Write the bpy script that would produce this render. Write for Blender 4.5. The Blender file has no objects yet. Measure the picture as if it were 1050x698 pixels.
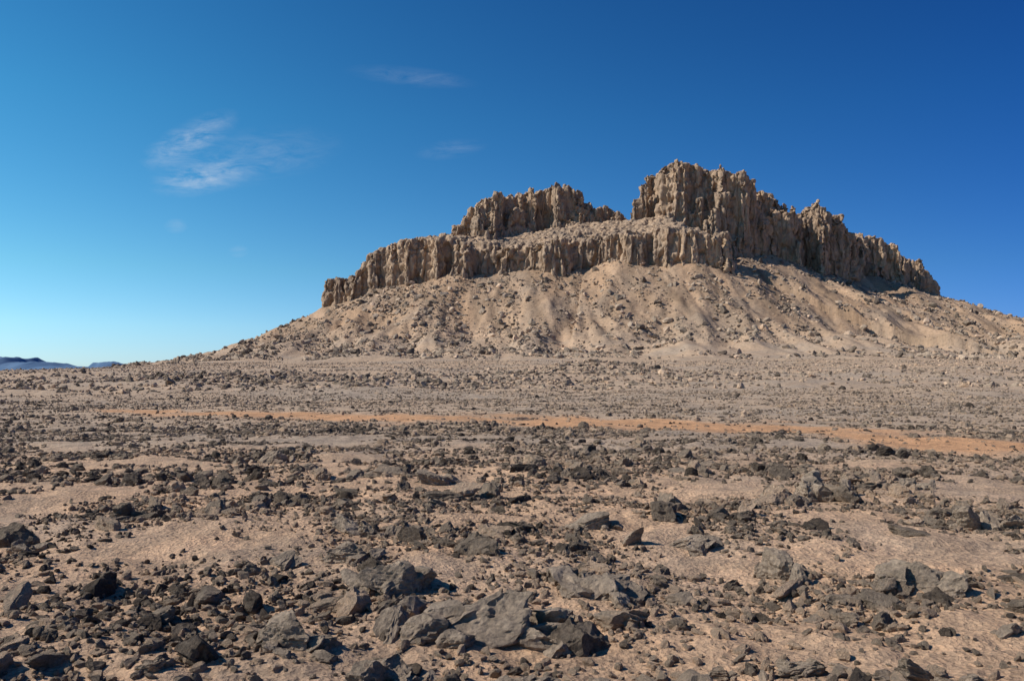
import bpy, math, random, bmesh
import numpy as np
from mathutils import Vector
random.seed(3); rng=np.random.default_rng(11)
scene=bpy.context.scene
F=817.0; PITCH=math.atan(31/817.0); CAMH=1.7
def W(px,py,D):
    s=(349-py)/F; u=(px-525)/F
    den=math.cos(PITCH)-s*math.sin(PITCH)
    return (u/den*D, D, CAMH+(math.sin(PITCH)+s*math.cos(PITCH))/den*D)
# ---------------- noise ----------------
def h32(a,b,c=0,seed=0):
    a=a.astype(np.int64).astype(np.uint32); b=b.astype(np.int64).astype(np.uint32)
    c=np.uint32(c) if np.isscalar(c) else c.astype(np.int64).astype(np.uint32)
    with np.errstate(over='ignore'):
        h=a*np.uint32(374761393)+b*np.uint32(668265263)+c*np.uint32(2147483647-1234567)+np.uint32((seed*974711+12345)&0xffffffff)
        h=(h^(h>>np.uint32(13)))*np.uint32(1274126177)
        h=(h^(h>>np.uint32(16)))*np.uint32(2246822519)
        h=h^(h>>np.uint32(15))
    return h.astype(np.float64)/4294967295.0
def gn2(x,y,seed=0):
    ix=np.floor(x); iy=np.floor(y); fx=x-ix; fy=y-iy
    u=fx*fx*fx*(fx*(fx*6-15)+10); v=fy*fy*fy*(fy*(fy*6-15)+10)
    def g(dx,dy):
        a=h32(ix+dx,iy+dy,0,seed)*2*np.pi
        return np.cos(a)*(fx-dx)+np.sin(a)*(fy-dy)
    a=g(0,0);b=g(1,0);c=g(0,1);d=g(1,1)
    return ((a*(1-u)+b*u)*(1-v)+(c*(1-u)+d*u)*v)*1.5
def fbm(x,y,o=4,seed=0,gain=0.5):
    r=0;a=1.0;f=1.0
    for i in range(o):
        r=r+a*gn2(x*f+17.3*i,y*f-9.1*i,seed+i); a*=gain; f*=2.03
    return r
def vn3(x,y,z,seed=0):
    ix=np.floor(x);iy=np.floor(y);iz=np.floor(z);fx=x-ix;fy=y-iy;fz=z-iz
    u=fx*fx*(3-2*fx);v=fy*fy*(3-2*fy);w=fz*fz*(3-2*fz); r=0
    for dx in (0,1):
        for dy in (0,1):
            for dz in (0,1):
                r=r+h32(ix+dx,iy+dy,iz+dz,seed)*(u if dx else 1-u)*(v if dy else 1-v)*(w if dz else 1-w)
    return r*2-1
def voro(x,y,s,seed):
    X=x/s;Y=y/s; ix=np.floor(X);iy=np.floor(Y)
    f1=np.full(x.shape,9.);f2=np.full(x.shape,9.);cx=np.zeros(x.shape);cy=np.zeros(x.shape)
    for dx in (-1,0,1):
        for dy in (-1,0,1):
            jx=ix+dx+0.05+0.9*h32(ix+dx,iy+dy,1,seed); jy=iy+dy+0.05+0.9*h32(ix+dx,iy+dy,2,seed)
            d=np.hypot(X-jx,Y-jy); m=d<f1
            f2=np.where(m,f1,np.minimum(f2,d)); cx=np.where(m,jx,cx); cy=np.where(m,jy,cy); f1=np.where(m,d,f1)
    r=h32(np.floor(cx*977),np.floor(cy*977),3,seed)
    return f1*s,f2*s,cx*s,cy*s,r
def voro3(x,y,z,sx,sy,sz,seed):
    X=x/sx;Y=y/sy;Z=z/sz; ix=np.floor(X);iy=np.floor(Y);iz=np.floor(Z)
    f1=np.full(x.shape,9.);f2=np.full(x.shape,9.);rr=np.zeros(x.shape)
    for dx in (-1,0,1):
        for dy in (-1,0,1):
            for dz in (-1,0,1):
                a=ix+dx;b=iy+dy;c=iz+dz
                d=np.sqrt((X-a-h32(a,b,c,seed))**2+(Y-b-h32(a,b,c,seed+1))**2+(Z-c-h32(a,b,c,seed+2))**2)
                m=d<f1; f2=np.where(m,f1,np.minimum(f2,d)); rr=np.where(m,h32(a,b,c,seed+3),rr); f1=np.where(m,d,f1)
    return f1,f2,rr
def sstep(a,b,x):
    t=np.clip((x-a)/(b-a),0,1); return t*t*(3-2*t)
def pdist(x,y,poly,closed=True):
    n=len(poly); best=np.full(x.shape,1e9); bx=np.zeros(x.shape); ins=np.zeros(x.shape,bool)
    for i in range(n if closed else n-1):
        ax,ay=poly[i]; cx,cy=poly[(i+1)%n]; ex,ey=cx-ax,cy-ay
        t=np.clip(((x-ax)*ex+(y-ay)*ey)/(ex*ex+ey*ey),0,1)
        qx=ax+t*ex; qy=ay+t*ey; d=np.hypot(x-qx,y-qy); m=d<best
        best=np.where(m,d,best); bx=np.where(m,qx,bx)
        if ey!=0:
            cond=((ay>y)!=(cy>y))&(x<ex*(y-ay)/ey+ax); ins^=cond
    if not closed: return best,bx
    return np.where(ins,best,-best),bx
def P(l): return [((px-525)/F*D,D) for px,D in l]
# ---------------- mesa plan ----------------
front=[(333,650),(372,630),(420,612),(470,600),(520,596),(560,585),(600,588),(640,576),(690,562),(735,556),(752,584),(790,620),(830,650),(870,690),(905,720),(950,770)]
back=[(930,880),(800,900),(600,850),(420,790),(345,700)]
FOOT=P(front+back)
basey=[315,303,288,281,278,274,276,265,268,273,266,262,276,284,283,300]
bX=[];bZ=[]
for (px,D),by in zip(front,basey):
    w=W(px,by,D); bX.append(w[0]); bZ.append(w[2])
def zB(x): return np.interp(x,bX,bZ)
def Hped(x,y,sd=None):
    if sd is None: sd,_=pdist(x,y,FOOT)
    r=np.hypot(x,y)
    d=np.maximum(-sd,0)*(1+1.1*sstep(-150,-250,x))
    h=np.interp(r,[0,10,26,45,75,110,160,1e5],[0,0,-.45,-1.05,-1.1,-.4,0,0])
    h=h+14*np.clip(1-d/470,0,1)**1.4
    w=sstep(60,110,r)*(1-sstep(250,500,r))
    h=h+w*(1.1*fbm(x/60,y/34,3,5)+0.4*fbm(x/14,y/14,2,9))*(1-.6*sstep(-60,-140,x))
    h=h+2.6*np.exp(-((x-14)/17)**2-((y-150)/12)**2)
    h=h+2.0*np.exp(-((x+25)/34)**2-((y-122)/14)**2)
    return h-.6*sstep(400,900,r)
def Hfine(x,y):
    r=np.hypot(x,y)
    h=0.10*fbm(x/3.2,y/3.2,3,21)+0.035*fbm(x/0.55,y/0.55,3,31)*(1-sstep(25,60,r))
    return h+fbm(x/0.16,y/0.16,2,41)*0.012*(1-sstep(8,14,r))
def Talus(x,y,sd,bx,hp):
    zb=zB(bx)+3*fbm(bx/30,bx*0+3.3,2,77)
    sl=np.interp(bx,[-150,-60,0,150,260,400],[.50,.55,.6,.6,.5,.40])
    d=np.maximum(-sd,0)
    d=d*(1+0.16*fbm(x/26,y/80,3,51))
    t=d*sl/np.maximum(zb-hp,5); k=4.0
    f=np.log1p(np.exp(k*(1-t)))/math.log1p(math.exp(k))
    f=f-0.003
    m=sstep(0.02,.3,f)
    rill=(1-np.abs(fbm((x+0.15*y)/17,y/80,2,61)))*m*(1-sstep(.85,1,f))
    rill2=(1-np.abs(fbm((x+0.12*y)/7+.6*gn2(x/30,y/30,65),y/60,2,63)))**3*m
    return (zb-hp)*f - rill*.8 -rill2*.55+ (0.6*fbm(x/9,y/12,3,71)+.5*fbm(x/3,y/3,3,72))*m
# ---------------- mesh helpers ----------------
def raw_mesh(name,co,q,smooth=True,k=4):
    me=bpy.data.meshes.new(name); me.vertices.add(len(co)); me.vertices.foreach_set('co',co.astype(np.float32).ravel())
    me.loops.add(q.size); me.loops.foreach_set('vertex_index',q.ravel().astype(np.int32))
    me.polygons.add(len(q)); me.polygons.foreach_set('loop_start',np.arange(0,q.size,k,dtype=np.int32))
    me.update(calc_edges=True); me.validate()
    me.polygons.foreach_set('use_smooth',np.full(len(q),smooth))
    ob=bpy.data.objects.new(name,me); scene.collection.objects.link(ob); return ob
def gridq(n,m,wrap=False):
    idx=np.arange(n*m).reshape(n,m)
    if wrap: idx=np.concatenate([idx,idx[:,:1]],1)
    return np.stack([idx[:-1,:-1],idx[:-1,1:],idx[1:,1:],idx[1:,:-1]],-1).reshape(-1,4)
def grid_mesh(name,X,Y,Z,smooth=True,wrap=False):
    return raw_mesh(name,np.stack([X.ravel(),Y.ravel(),Z.ravel()],1),gridq(*X.shape,wrap),smooth)
def addcol(ob,rgb):
    a=ob.data.color_attributes.new('Col','FLOAT_COLOR','POINT')
    c=np.ones((len(rgb),4),np.float32); c[:,:3]=rgb; a.data.foreach_set('color',c.ravel())
WASH=[(-28,56),(-18,51),(-7,47),(0,43),(8,37),(12.5,30),(16,23),(20,16)]
def sandmask(x,y):
    d,bx=pdist(x,y,WASH,False)
    wd=np.interp(bx,[-28,-18,-7,0,10,20],[1.6,3,4.2,6,6,3.5])
    e=d/wd+0.8*fbm(x/5,y/8,4,91)
    return (1-sstep(.3,1.4,e))
def groundcol(x,y):
    r=np.hypot(x,y)
    near=np.array([.63,.415,.265]); mid=np.array([.52,.38,.265]); far=np.array([.50,.355,.24])
    t1=sstep(9,34,r)[:,None]; t2=sstep(90,330,r)[:,None]
    c=near*(1-t1)+mid*t1; c=c*(1-t2)+far*t2
    n=fbm(x/2.5,y/2.5,4,101)[:,None]; n2=fbm(x/40,y/18,4,111)[:,None]
    grey=np.array([.40,.325,.255])
    g=np.clip(.25+n*0.6*(1-t2)+n2*1.1,0,1)*0.6
    c=c*(1-g)+grey*g
    s=sandmask(x,y)[:,None]*.9
    return c*(1-s)+np.array([.66,.36,.185])*s
# ---------------- materials ----------------
def newmat(name):
    m=bpy.data.materials.new(name); m.use_nodes=True; nt=m.node_tree
    b=nt.nodes['Principled BSDF']; b.inputs['Roughness'].default_value=.92
    b.inputs['Specular IOR Level'].default_value=.12
    return m,nt,b
def N(nt,t,**k):
    n=nt.nodes.new(t)
    for a,v in k.items():
        if a=='inp':
            for i,x in v.items(): n.inputs[i].default_value=x
        else: setattr(n,a,v)
    return n
def mixc(nt,mode,fac,a,b):
    n=N(nt,'ShaderNodeMix',data_type='RGBA',blend_type=mode)
    for s,v in ((0,fac),(6,a),(7,b)):
        if isinstance(v,bpy.types.NodeSocket): nt.links.new(v,n.inputs[s])
        else: n.inputs[s].default_value=v if s==0 else (*v,1)
    return n.outputs[2]
def noise(nt,vec,scale,detail=5,rough=.6):
    n=N(nt,'ShaderNodeTexNoise',inp={'Scale':scale,'Detail':detail,'Roughness':rough}); nt.links.new(vec,n.inputs['Vector']); return n.outputs['Fac']
def ramp(nt,f,stops):
    r=N(nt,'ShaderNodeValToRGB'); nt.links.new(f,r.inputs[0]); e=r.color_ramp.elements
    while len(e)<len(stops): e.new(.5)
    for i,(p,c) in enumerate(stops):
        e[i].position=p; e[i].color=(*c,1) if len(c)==3 else c
    return r.outputs[0]
def bump(nt,h,dist,strength=1,prev=None):
    b=N(nt,'ShaderNodeBump',inp={'Strength':strength,'Distance':dist}); nt.links.new(h,b.inputs['Height'])
    if prev: nt.links.new(prev,b.inputs['Normal'])
    return b.outputs[0]
def pos(nt): return N(nt,'ShaderNodeNewGeometry').outputs['Position']
def math_(nt,op,a,b=0.5,clamp=False):
    n=N(nt,'ShaderNodeMath',operation=op,use_clamp=clamp)
    for i,v in enumerate((a,b)):
        if isinstance(v,bpy.types.NodeSocket): nt.links.new(v,n.inputs[i])
        else: n.inputs[i].default_value=v
    return n.outputs[0]
mg,nt,b=newmat('desert_ground'); p=pos(nt)
col=N(nt,'ShaderNodeAttribute',attribute_name='Col').outputs['Color']
c=mixc(nt,'MULTIPLY',1,col,ramp(nt,noise(nt,p,9,6,.7),[(.28,(.66,.66,.68)),(.52,(1,1,1)),(.75,(1.2,1.17,1.12))]))
v=N(nt,'ShaderNodeTexVoronoi',inp={'Scale':26}); nt.links.new(p,v.inputs['Vector'])
c=mixc(nt,'MULTIPLY',.7,c,ramp(nt,v.outputs['Color'],[(.15,(.6,.62,.66)),(.5,(.95,.95,.95)),(.9,(1.2,1.15,1.1))]))
v2=N(nt,'ShaderNodeTexVoronoi',inp={'Scale':2.2}); nt.links.new(p,v2.inputs['Vector'])
c=mixc(nt,'MULTIPLY',.5,c,ramp(nt,v2.outputs['Color'],[(.15,(.6,.6,.62)),(.5,(.98,.98,.98)),(.9,(1.15,1.1,1.08))]))
c=mixc(nt,'MULTIPLY',.8,c,ramp(nt,noise(nt,p,.12,6,.65),[(.3,(.8,.81,.82)),(.7,(1.14,1.12,1.08))]))
nt.links.new(c,b.inputs['Base Color'])
n1=bump(nt,noise(nt,p,22,8,.7),.04,.8)
n2=bump(nt,v.outputs['Distance'],.025,.7,n1)
n3=bump(nt,noise(nt,p,.8,8,.75),.35,.5,n2)
nt.links.new(n3,b.inputs['Normal'])
# talus
mt,nt,b=newmat('talus_gravel'); p=pos(nt)
col=N(nt,'ShaderNodeAttribute',attribute_name='Col').outputs['Color']
c=mixc(nt,'MULTIPLY',.9,col,ramp(nt,noise(nt,p,.45,8,.8),[(.35,(.54,.53,.53)),(.5,(1,1,1)),(.7,(1.18,1.14,1.1))]))
nt.links.new(c,b.inputs['Base Color'])
nt.links.new(bump(nt,noise(nt,p,.7,8,.8),1.1,.8),b.inputs['Normal'])
# cliff
mm,nt,b=newmat('cliff_rock'); p=pos(nt)
mp=N(nt,'ShaderNodeMapping',inp={'Scale':(1,1,.2)}); nt.links.new(p,mp.inputs['Vector'])
st=noise(nt,mp.outputs[0],.3,8,.7)
ck=ramp(nt,st,[(.3,(.19,.138,.10)),(.45,(.37,.265,.185)),(.6,(.50,.365,.25)),(.8,(.61,.465,.335))])
ck=mixc(nt,'MULTIPLY',.9,ck,ramp(nt,noise(nt,p,.035,5,.6),[(.35,(.68,.69,.72)),(.65,(1.12,1.08,1.02))]))
nt.links.new(ck,b.inputs['Base Color'])
n1=bump(nt,noise(nt,mp.outputs[0],.6,8,.75),1.3,.7)
n2=bump(nt,noise(nt,p,1.1,6,.75),.4,.6,n1)
nt.links.new(n2,b.inputs['Normal'])
def stone_mat(name,fixed=None):
    m,nt,b=newmat(name)
    tc=N(nt,'ShaderNodeTexCoord').outputs['Object'] if fixed is None else pos(nt)
    if fixed is None:
        tone=N(nt,'ShaderNodeAttribute',attribute_type='INSTANCER',attribute_name='tone').outputs['Fac']
    else:
        tone=N(nt,'ShaderNodeValue'); tone.outputs[0].default_value=fixed; tone=tone.outputs[0]
    nz=noise(nt,tc,1.6 if fixed is None else 5,7,.7)
    f=math_(nt,'ADD',tone,math_(nt,'MULTIPLY',math_(nt,'SUBTRACT',nz,.5),1.2))
    c=ramp(nt,f,[(.0,(.11,.086,.068)),(.3,(.27,.212,.16)),(.55,(.43,.335,.25)),(.8,(.60,.43,.30)),(1,(.70,.51,.36))])
    c=mixc(nt,'MULTIPLY',.8,c,ramp(nt,noise(nt,tc,9 if fixed is None else 30,5,.7),[(.3,(.55,.55,.56)),(.7,(1.35,1.3,1.23))]))
    nt.links.new(c,b.inputs['Base Color'])
    h=noise(nt,tc,3.5 if fixed is None else 9,9,.75)
    nb=bump(nt,h,.35 if fixed is None else .09,.8)
    nt.links.new(nb,b.inputs['Normal'])
    return m
ms=stone_mat('weathered_stone'); mh=stone_mat('dark_weathered_stone',.38)
# ---------------- ground sheet ----------------
fa=np.radians(np.arange(-44,44.01,.11)); ca=np.radians(np.arange(45,316,1.5))
ang=np.concatenate([fa,ca])
R=np.concatenate([[0.05,.8,1.5],2.2*np.exp(np.arange(0,math.log(12000/2.2),.0095))])
A,RR=np.meshgrid(ang,R); X=RR*np.sin(A); Y=RR*np.cos(A)
sd,bx=pdist(X,Y,FOOT); Z=Hped(X,Y,sd)+Hfine(X,Y)
Z=Z-4*sstep(20,40,sd)
g=grid_mesh('ground',X,Y,Z,True,True); g.data.flip_normals()
addcol(g,groundcol(X.ravel(),Y.ravel())); g.data.materials.append(mg)
# ---------------- mesa ----------------
def axis(segs): return np.concatenate([np.arange(a,b_,s) for a,b_,s in segs])
xs=axis([(-420,-165,2.5),(-165,410,1.2),(410,760,2.5)]); ys=axis([(330,760,1.3),(760,1150,4)])
def base_field(X,Y):
    sd,bx=pdist(X,Y,FOOT); hp=Hped(X,Y,sd)+Hfine(X,Y); tal=Talus(X,Y,sd,bx,hp)
    return sd,bx,hp,tal
X,Y=np.meshgrid(xs,ys)
sd,bx,hp,tal=base_field(X,Y)
edge=np.minimum.reduce([sstep(-420,-380,X),1-sstep(720,757,X),sstep(330,350,Y),1-sstep(1100,1145,Y)])
mesa=bpy.data.objects.new('rocky_mesa',None); scene.collection.objects.link(mesa)
tl=grid_mesh('talus_slope',X,Y,hp+tal-.35-3*(1-edge),True); tl.parent=mesa
def talcol(x,y,tal):
    cc=groundcol(x,y); tn=sstep(0.5,25,tal)[:,None]
    nn=fbm((x+.15*y)/10,y/60,4,131)[:,None]
    tc_=np.array([.39,.265,.172])*(1+.4*nn)
    orange=np.clip(fbm(x/22,y/60,3,141)*1.6-.2,0,1)[:,None]*.6
    grey=np.clip(fbm(x/40,y/50,3,151)*1.6-.1,0,1)[:,None]*.6
    tc_=tc_*(1-orange)+np.array([.51,.325,.195])*orange
    tc_=tc_*(1-grey)+np.array([.32,.245,.182])*grey
    return cc*(1-tn)+tc_*tn
addcol(tl,talcol(X.ravel(),Y.ravel(),tal.ravel())); tl.data.materials.append(mt)
# cliffs : solid -> voxel remesh -> 3D fracture displacement
xs=np.arange(-175,420,.8); ys=np.concatenate([np.arange(535,800,.8),np.arange(800,930,3.)])
X,Y=np.meshgrid(xs,ys); sd,bx,hp,tal=base_field(X,Y); base=hp+tal
wx=X+3.2*fbm(X/11,Y/11,3,201); wy=Y+3.2*fbm(X/11,Y/11,3,207)
f1,f2,cx,cy,cr=voro(wx,wy,10.5,3)
g1,g2,dx_,dy_,dr=voro(wx,wy,4.6,5)
cre=np.clip(1-(f2-f1)/2.6,0,1); cre2=np.clip(1-(g2-g1)/1.2,0,1)
_,_,qx,qy,qr=voro(cx,cy,32,8)
mxx=.5*cx+.5*dx_; mxy=.5*cy+.5*dy_
def prof(l,D):
    a=[];z=[]
    for q in l:
        w=W(q[0],q[1],q[2] if len(q)>2 else D); a.append(w[0]); z.append(w[2])
    return lambda x: np.interp(x,a,z)
tiers=[
 (P(front[:10]+[(742,600),(735,700),(600,760),(420,760),(345,700)]),
  prof([(333,284,650),(364,280,632),(376,262,628),(400,248,618),(440,243,608),(480,249,600),(520,254,596),(560,250,586),(600,243,588),(650,238,572),(700,233,562),(735,239,556),(760,239,560)],0),6,'A'),
 (P([(448,650),(470,634),(500,626),(525,640),(560,648),(600,648),(628,662),(655,690),(660,780),(455,760)]),
  prof([(440,238),(458,233),(470,225),(485,211),(520,196),(548,188),(580,185),(600,189),(612,205),(650,212,690),(670,212,690)],650),3.2,'B'),
 (P([(664,622),(684,606),(735,594),(750,596),(790,634),(808,662),(812,760),(670,740)]),
  prof([(655,203),(665,184),(674,172),(692,164),(722,164),(745,171),(770,181,615),(795,195,638),(808,211,660)],608),7.5,'C'),
 (P([(770,618),(790,628),(830,656),(868,694),(878,770),(780,790)]),
  prof([(760,214,630),(803,216,645),(825,220,656),(836,210,664),(845,206,668),(852,218,675),(868,223,690),(876,238,700)],0),7.5,'D'),
 (P([(850,680),(870,694),(905,724),(954,776),(950,850),(860,850)]),
  prof([(855,238,685),(880,237,700),(895,237,715),(912,251,735),(930,262,750),(945,270,765),(955,288,772)],0),5.5,'E')]
H=np.full(X.shape,-1e3)
for poly,top,steep,nm in tiers:
    s,_b=pdist(mxx,mxy,poly)
    s=s+5.0*fbm(cx/24,cy/24,3,301)+(qr-.5)*12+(cr-.5)*6+(dr-.5)*3+2.0
    jit=(cr-.6)*3.6+(dr-.6)*2.6+(qr-.6)*3.4+.8
    flat=1.0
    tp=top(mxx)
    if nm=='A':
        rise=np.interp(mxx,bX[2:5],[2,8,20]); sp_=np.maximum(pdist(X,Y,poly)[0],0)
        flat=1-.75*sstep(6,16,s); tp=tp+np.clip((sp_-4)*.42,0,rise)+1.6*fbm(X/8,Y/8,3,333)*(1-flat)
    tp=tp+jit*flat
    ht=base-1+np.maximum(s,0)*steep+(s>0)*(cr*9+dr*5)
    st_=16+8*qr; q=np.floor(ht/st_)*st_+st_*sstep(.0,.35,(ht/st_)%1); ht=.5*ht+.5*q
    ht=np.minimum(ht,tp)-(cre*(3+6.5*cr)+cre2*1.6)*flat
    H=np.where((s>0)&(ht>H),ht,H)
on=H>base+.5
H2=np.where(on,H,base-5)
n,m=X.shape
top_=np.stack([X.ravel(),Y.ravel(),H2.ravel()],1); bot=np.stack([X.ravel(),Y.ravel(),np.full(X.size,-12.)],1)
q=gridq(n,m); qb=q[:,::-1]+n*m
idx=np.arange(n*m).reshape(n,m); rim=np.concatenate([idx[0,:],idx[1:,-1],idx[-1,-2::-1],idx[-2:0:-1,0]]); rn=np.roll(rim,-1)
qs=np.stack([rim,rim+n*m,rn+n*m,rn],1)
tmp=raw_mesh('tmp',np.concatenate([top_,bot]),np.concatenate([q,qb,qs]),True)
md=tmp.modifiers.new('r','REMESH'); md.mode='VOXEL'; md.voxel_size=.75
dg=bpy.context.evaluated_depsgraph_get(); ev=tmp.evaluated_get(dg); em=ev.to_mesh()
nv=len(em.vertices); co=np.empty(nv*3,np.float32); em.vertices.foreach_get('co',co); co=co.reshape(-1,3).astype(np.float64)
nr=np.empty(nv*3,np.float32); em.vertices.foreach_get('normal',nr); nr=nr.reshape(-1,3)
lv=np.empty(len(em.loops),np.int32); em.loops.foreach_get('vertex_index',lv)
qd=lv.reshape(-1,4)
ev.to_mesh_clear(); bpy.data.objects.remove(tmp)
sdv,bxv,hpv,talv=base_field(co[:,0],co[:,1]); keepv=co[:,2]>(hpv+talv-3.5)
fk=keepv[qd].all(1); qd=qd[fk]
used=np.unique(qd); mp_=np.full(nv,-1); mp_[used]=np.arange(len(used)); co=co[used]; nr=nr[used]; qd=mp_[qd]
if nr[:,2].mean()<0: nr=-nr
x,y,z=co.T
wz=z+2.5*vn3(x/9,y/9,z/9,71)
F1,F2,rr=voro3(x+1.0*vn3(x/5,y/5,z/12,3),y,wz,5.5,5.5,24,11)
G1,G2,r2=voro3(x,y+.8*vn3(x/3,y/3,z/3,5),wz,2.6,2.6,6,21)
d=(rr-.5)*3.2+(r2-.5)*1.7
d-=2.8*np.clip(1-(F2-F1)/.24,0,1)+1.0*np.clip(1-(G2-G1)/.22,0,1)
d+=.8*vn3(x*.02,y*.02,wz/3.2,33)+.25*vn3(x/1.8,y/1.8,z/1.8,44)
wv=1-.7*np.clip(nr[:,2],0,1)
co=co+nr*(d*wv)[:,None]
cl=raw_mesh('cliffs',co,qd,True); cl.data.materials.append(mm); cl.parent=mesa
# ---------------- rock prototypes ----------------
def rock_arrays(seed,sub,flat,ncut=9,rough=.06):
    r=np.random.default_rng(seed)
    bm=bmesh.new(); bmesh.ops.create_icosphere(bm,subdivisions=sub,radius=1)
    v=np.array([x.co[:] for x in bm.verts]); f=np.array([[w.index for w in q.verts] for q in bm.faces]); bm.free()
    n0=v.copy()
    for i in range(ncut):
        n=r.normal(size=3)
        if i%3==0: n[2]*=.2
        n/=np.linalg.norm(n); d=r.uniform(.35,.75)
        e=np.maximum(v@n-d,0); v=v-e[:,None]*n
    o=r.uniform(0,50,3)
    lay=vn3(v[:,0]*.8+o[0],v[:,1]*.8,v[:,2]*7+v[:,0]*r.uniform(-2,2)+o[2],seed+5)
    f1_,f2_,rc=voro3(v[:,0]+o[0],v[:,1]+o[1],v[:,2]+o[2],.55,.55,.4,seed)
    dsp=rough*1.0*vn3(v[:,0]*2+o[0],v[:,1]*2+o[1],v[:,2]*2+o[2],seed)+rough*.6*lay+rough*1.5*(rc-.5)+rough*.5*vn3(v[:,0]*12+o[0],v[:,1]*12,v[:,2]*14,seed+2)
    v=v+n0*dsp[:,None]
    v[:,0]*=r.uniform(1,1.4); v[:,1]*=r.uniform(.7,1.); v[:,2]*=flat
    return v*1.2,f
def tri_mesh(name,v,f,mat):
    me=bpy.data.meshes.new(name); me.from_pydata(v.tolist(),[],f.tolist()); me.materials.append(mat); me.update(); return me
def protos(cname,specs):
    c=bpy.data.collections.new(cname)
    for i,(sub,flat,ro) in enumerate(specs):
        v,f=rock_arrays(100+i*7+len(cname)*31,sub,flat,rng.integers(9,16),ro)
        c.objects.link(bpy.data.objects.new('%s_%02d'%(cname,i),tri_mesh('stone_%02d'%i,v,f,ms)))
    return c,len(specs)
big,nb_=protos('boulder_shape',[(4,rng.uniform(.45,.95),.09) for i in range(16)])
sml,ns_=protos('pebble_shape',[(2,rng.uniform(.5,.9),.08) for i in range(12)])
def scatter(name,pts,size,tone,c,nv,tilt=.35):
    n=len(pts)
    me=bpy.data.meshes.new(name); me.vertices.add(n); me.vertices.foreach_set('co',pts.astype(np.float32).ravel())
    def at(nm,t,k_,v):
        a=me.attributes.new(nm,t,'POINT'); a.data.foreach_set(k_,v.ravel())
    s=size[:,None]*rng.uniform(.75,1.25,(n,3))
    at('scl','FLOAT_VECTOR','vector',s.astype(np.float32))
    rot=np.stack([rng.normal(0,tilt,n),rng.normal(0,tilt,n),rng.uniform(0,6.283,n)],1)
    at('rot','FLOAT_VECTOR','vector',rot.astype(np.float32))
    at('vid','INT','value',rng.integers(0,nv,n).astype(np.int32))
    at('tone','FLOAT','value',tone.astype(np.float32))
    ob=bpy.data.objects.new(name,me); scene.collection.objects.link(ob)
    ng=bpy.data.node_groups.new(name+'_scatter','GeometryNodeTree')
    ng.interface.new_socket('Geometry',in_out='INPUT',socket_type='NodeSocketGeometry')
    ng.interface.new_socket('Geometry',in_out='OUTPUT',socket_type='NodeSocketGeometry')
    L=ng.links; i_=ng.nodes.new('NodeGroupInput'); o_=ng.nodes.new('NodeGroupOutput')
    ip=ng.nodes.new('GeometryNodeInstanceOnPoints'); ci=ng.nodes.new('GeometryNodeCollectionInfo')
    ci.inputs['Collection'].default_value=c; ci.inputs['Separate Children'].default_value=True; ci.inputs['Reset Children'].default_value=True
    def na(nm,dt):
        q=ng.nodes.new('GeometryNodeInputNamedAttribute'); q.data_type=dt; q.inputs['Name'].default_value=nm; return q.outputs['Attribute']
    er=ng.nodes.new('FunctionNodeEulerToRotation'); L.new(na('rot','FLOAT_VECTOR'),er.inputs[0])
    L.new(i_.outputs[0],ip.inputs['Points']); L.new(ci.outputs[0],ip.inputs['Instance']); ip.inputs['Pick Instance'].default_value=True
    L.new(na('vid','INT'),ip.inputs['Instance Index']); L.new(er.outputs[0],ip.inputs['Rotation']); L.new(na('scl','FLOAT_VECTOR'),ip.inputs['Scale'])
    L.new(ip.outputs[0],o_.inputs[0])
    md=ob.modifiers.new('scatter','NODES'); md.node_group=ng
    return ob
def sector(n,r0,r1,half=42):
    a=np.radians(rng.uniform(-half,half,n)); r=np.sqrt(rng.uniform(r0*r0,r1*r1,n)); return r*np.sin(a),r*np.cos(a)
def zg(x,y): return Hped(x,y)+Hfine(x,y)
def power(n,a,b,k=2.2):
    u=rng.uniform(0,1,n); return (a**(1-k)+u*(b**(1-k)-a**(1-k)))**(1/(1-k))
def tones(x,y,n,bias=0):
    return np.clip(.48+bias+.4*fbm(x/2.5,y/2.5,3,501)+rng.normal(0,.26,n),0,1)
def rubble(x,y): return np.exp(-((x-14)/20)**2-((y-144)/14)**2)+np.exp(-((x+25)/36)**2-((y-114)/16)**2)
def addrocks(n,r0,r1,a,b_,k,dens,bias,sink=.2,half=42,sandkeep=.05,d0=.4,rub=False):
    x,y=sector(n,r0,r1,half); d=d0+dens*fbm(x/2.2,y/2.2,3,601)+.4*fbm(x/12,y/7,2,611)
    if rub: d=rubble(x,y)*.9
    keep=(rng.uniform(0,1,n)<d)&(rng.uniform(0,1,n)<1-(1-sandkeep)*np.clip(sandmask(x,y)*1.2,0,1))
    x=x[keep];y=y[keep]; s=power(len(x),a,b_,k)
    z=zg(x,y)+s*(.35-sink*1.2)
    return np.stack([x,y,z],1),s,tones(x,y,len(x),bias)
def cat(*l): return [np.concatenate(q) for q in zip(*l)]
b1=cat(addrocks(4400,3.2,16,.04,.24,2.3,1.1,-.04,.25),addrocks(18000,16,40,.05,.20,2.9,1.1,-.03,.22),addrocks(7000,40,90,.09,.28,3.0,1.1,-.02,.22),
       addrocks(32000,90,190,.16,.75,2.8,0,0,.2,40,rub=True))
scatter('scattered_boulders',b1[0],b1[1],b1[2],big,nb_,.28)
b2=cat(addrocks(42000,2.8,12,.012,.05,2.0,.8,.08,.1),addrocks(64000,12,34,.02,.07,2.3,.8,.07,.1),
       addrocks(64000,34,95,.035,.13,2.3,.6,.06,.1,42,.05,.5),addrocks(90000,95,420,.11,.55,2.7,.6,.06,.1,38,.05,.5))
scatter('gravel',b2[0],b2[1],b2[2],sml,ns_,.5)
n=84000
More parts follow.
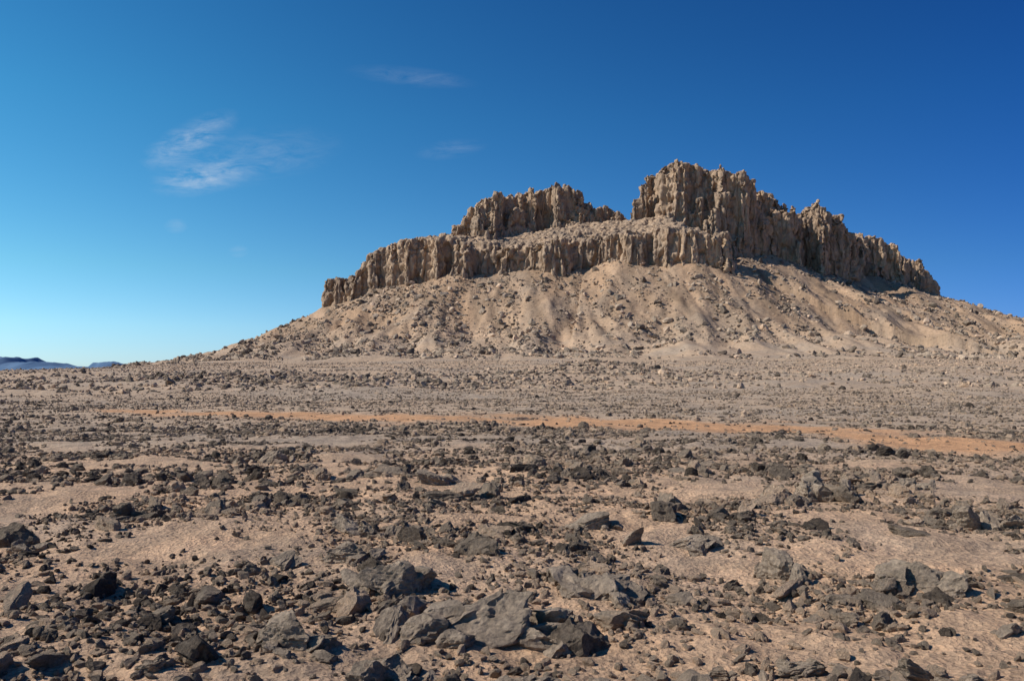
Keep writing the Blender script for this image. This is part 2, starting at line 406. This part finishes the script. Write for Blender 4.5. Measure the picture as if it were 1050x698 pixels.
x=rng.uniform(-330,560,n); y=rng.uniform(380,790,n); sd_,bx_=pdist(x,y,FOOT); hp_=Hped(x,y,sd_)+Hfine(x,y)
ta=Talus(x,y,sd_,bx_,hp_)
d=.37+.9*fbm((x+.15*y)/22,y/55,4,701)+.35*np.exp(-((x+60)/80)**2)
keep=(sd_<0)&(sd_>-190)&(rng.uniform(0,1,n)<d)
x=x[keep];y=y[keep];s=power(len(x),.4,3.0,2.6); z=(hp_+np.maximum(ta-.35,0))[keep]+s*.15
scatter('talus_boulders',np.stack([x,y,z],1),s,np.clip(.36+rng.normal(0,.22,len(x)),0,1),sml,ns_,.5)
# ---------------- hero outcrops ----------------
def outcrop(px,py,wpx,n,seed,flat=.5):
    r=np.random.default_rng(seed); D=CAMH/((py-380)/F)
    X0,Y0=(px-525)/F*D,D; wd=wpx/F*D
    V=[];Fc=[];o=0
    for i in range(n):
        v,f=rock_arrays(seed*13+i,5 if i<1 else 4,flat*r.uniform(.8,1.4),14,.10)
        s=wd*(.27 if i==0 else r.uniform(.09,.22)); a=r.uniform(-.5,.5) if i==0 else r.uniform(0,6.28)
        v=v*s; tx,ty=r.normal(0,.22,2)
        v[:,2]+=v[:,0]*tx+v[:,1]*ty
        v=np.stack([v[:,0]*math.cos(a)-v[:,1]*math.sin(a),v[:,0]*math.sin(a)+v[:,1]*math.cos(a),v[:,2]],1)
        ox,oy=(0,0) if i==0 else (r.normal(0,.30)*wd,r.normal(0,.2)*wd)
        zz=float(zg(np.array([X0+ox]),np.array([Y0+oy]))[0])
        V.append(v+[X0+ox,Y0+oy,zz+s*.14]); Fc.append(f+o); o+=len(v)
    ob=bpy.data.objects.new('rock_outcrop',tri_mesh('rock_outcrop',np.concatenate(V),np.concatenate(Fc),mh)); scene.collection.objects.link(ob)
for i,q in enumerate([(405,606,115,10,.6),(500,640,165,14,.55),(615,604,120,10,.5),(795,585,80,5,.8),(935,598,95,8,.75),(832,503,85,9,.7),(300,665,95,9,.65),(992,540,66,6,.6),(25,560,48,6,.7),
     (825,682,80,7,.6),(540,695,115,8,.5),(400,690,95,9,.6),(360,575,70,6,.6),(708,555,70,6,.5),(295,580,50,5,.6),(930,495,45,4,.6),(280,461,40,6,.8),(605,540,60,5,.5),(930,690,80,7,.6),(160,690,60,5,.6),(735,678,45,5,.6),(1030,648,40,4,.7),(575,630,60,6,.5),(450,490,60,6,.6),(360,545,60,6,.55)]):
    outcrop(q[0],q[1],q[2],q[3],40+i,q[4])
# ---------------- distant hills ----------------
mdh,nt,b=newmat('hill_rock_painted_haze'); p=pos(nt)
c=ramp(nt,noise(nt,p,.003,5,.6),[(.3,(.085,.155,.26)),(.7,(.125,.205,.32))]); nt.links.new(c,b.inputs['Base Color'])  # bluish distance haze painted into the hills' base colour, no volumetrics
def ridge(pts,D,seed,dep=900):
    X_=np.array([(a-525)/F*D for a,_ in pts]); Zt=np.array([CAMH+(380-b_)/F*D for _,b_ in pts])
    xs=np.linspace(X_[0],X_[-1],260); t=np.linspace(-1,1,41)
    X,T=np.meshgrid(xs,t); Zp=np.interp(X,X_,Zt)
    Y=D+T*dep
    Zm=Zp*(1+.12*fbm(X/150,Y/200,4,seed))*np.clip((1-np.abs(T))*1.6,0,1)-8
    return grid_mesh('distant_hills',X,Y,Zm)
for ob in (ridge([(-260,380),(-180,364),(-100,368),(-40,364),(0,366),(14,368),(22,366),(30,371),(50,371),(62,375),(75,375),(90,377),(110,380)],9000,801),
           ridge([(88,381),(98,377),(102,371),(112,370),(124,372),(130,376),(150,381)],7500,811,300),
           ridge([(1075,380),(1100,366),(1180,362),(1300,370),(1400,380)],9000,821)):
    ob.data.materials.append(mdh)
# ---------------- camera, sun, sky ----------------
cam=bpy.data.cameras.new('camera'); co=bpy.data.objects.new('camera',cam); scene.collection.objects.link(co)
cam.sensor_width=36; cam.lens=36*F/1050; cam.clip_end=30000; cam.clip_start=.05
co.location=(0,0,CAMH); co.rotation_euler=(math.pi/2+PITCH,0,0); scene.camera=co
EL=math.radians(41); az=math.atan2(-.995,-.10)
toS=Vector((math.sin(az)*math.cos(EL),math.cos(az)*math.cos(EL),math.sin(EL)))
sl=bpy.data.lights.new('sun','SUN'); sl.energy=5.0; sl.angle=math.radians(.5); sl.color=(1,.945,.86)
so=bpy.data.objects.new('sun',sl); scene.collection.objects.link(so); so.rotation_euler=toS.to_track_quat('Z','Y').to_euler(); so.location=(-20,-5,30)
w=bpy.data.worlds.new('World'); scene.world=w; w.use_nodes=True; nt=w.node_tree
bg=nt.nodes['Background']; bg.inputs[1].default_value=.092
sk=N(nt,'ShaderNodeTexSky',sky_type='NISHITA'); sk.sun_disc=False; sk.sun_elevation=EL
sk.sun_rotation=math.atan2(toS.x,toS.y); sk.altitude=1200; sk.air_density=1.0; sk.dust_density=.2; sk.ozone_density=1.5
hs=N(nt,'ShaderNodeHueSaturation',inp={'Saturation':1.3,'Value':1.0}); nt.links.new(sk.outputs[0],hs.inputs['Color'])
d=N(nt,'ShaderNodeTexCoord').outputs['Generated']; sp=N(nt,'ShaderNodeSeparateXYZ'); nt.links.new(d,sp.inputs[0])
skc=mixc(nt,'MULTIPLY',1,hs.outputs[0],ramp(nt,sp.outputs[2],[(0,(.60,.84,1.7)),(.05,(.64,.92,1.45)),(.12,(.62,.98,1.25)),(.3,(.48,.98,1.2)),(.5,(.38,.80,1.08))]))
xr=math_(nt,'ADD',math_(nt,'MULTIPLY',sp.outputs[0],.5),.5)
skc=mixc(nt,'MULTIPLY',1,skc,ramp(nt,xr,[(.2,(1.4,1.42,1.12)),(.5,(.90,.96,.96)),(.78,(.36,.50,.74))]))
yy=math_(nt,'MAXIMUM',sp.outputs[1],.05)
u=math_(nt,'DIVIDE',sp.outputs[0],yy); vv=math_(nt,'DIVIDE',sp.outputs[2],yy)
tot=None
def blob(px,py,rx,ry,angd,amp):
    global tot
    u0=(px-525)/F; v0=(380-py)/F; a=math.radians(angd)
    du=math_(nt,'SUBTRACT',u,u0); dv=math_(nt,'SUBTRACT',vv,v0)
    p1=math_(nt,'ADD',math_(nt,'MULTIPLY',du,math.cos(a)*F/rx),math_(nt,'MULTIPLY',dv,math.sin(a)*F/rx))
    p2=math_(nt,'SUBTRACT',math_(nt,'MULTIPLY',dv,math.cos(a)*F/ry),math_(nt,'MULTIPLY',du,math.sin(a)*F/ry))
    r2=math_(nt,'ADD',math_(nt,'MULTIPLY',p1,p1),math_(nt,'MULTIPLY',p2,p2))
    m=math_(nt,'MULTIPLY',math_(nt,'POWER',math_(nt,'SUBTRACT',1.0,r2,True),1.6),amp)
    tot=m if tot is None else math_(nt,'ADD',tot,m)
for q in [(190,142,62,22,28,.9),(205,180,60,22,10,.9),(250,160,110,34,8,.35),(420,75,75,12,-6,.25),(462,151,42,12,8,.25),(178,231,14,9,0,.45),(243,257,12,8,0,.35)]: blob(*q)
cv=N(nt,'ShaderNodeCombineXYZ'); nt.links.new(u,cv.inputs[0]); nt.links.new(vv,cv.inputs[1])
mp=N(nt,'ShaderNodeMapping',inp={'Rotation':(0,0,math.radians(-24)),'Scale':(8,30,1)}); nt.links.new(cv.outputs[0],mp.inputs[0])
cn=N(nt,'ShaderNodeTexNoise',inp={'Scale':2.0,'Detail':10,'Roughness':.72,'Distortion':.5}); nt.links.new(mp.outputs[0],cn.inputs['Vector'])
cm=math_(nt,'MULTIPLY',math_(nt,'MULTIPLY',math_(nt,'SUBTRACT',cn.outputs['Fac'],.40,True),3.2,True),tot)
cm=math_(nt,'MULTIPLY',cm,.5,True)
cl_=mixc(nt,'MIX',cm,skc,(7.5,8.2,9))
nt.links.new(cl_,bg.inputs[0])
scene.view_settings.view_transform='Standard'; scene.view_settings.look='None'; scene.view_settings.exposure=0
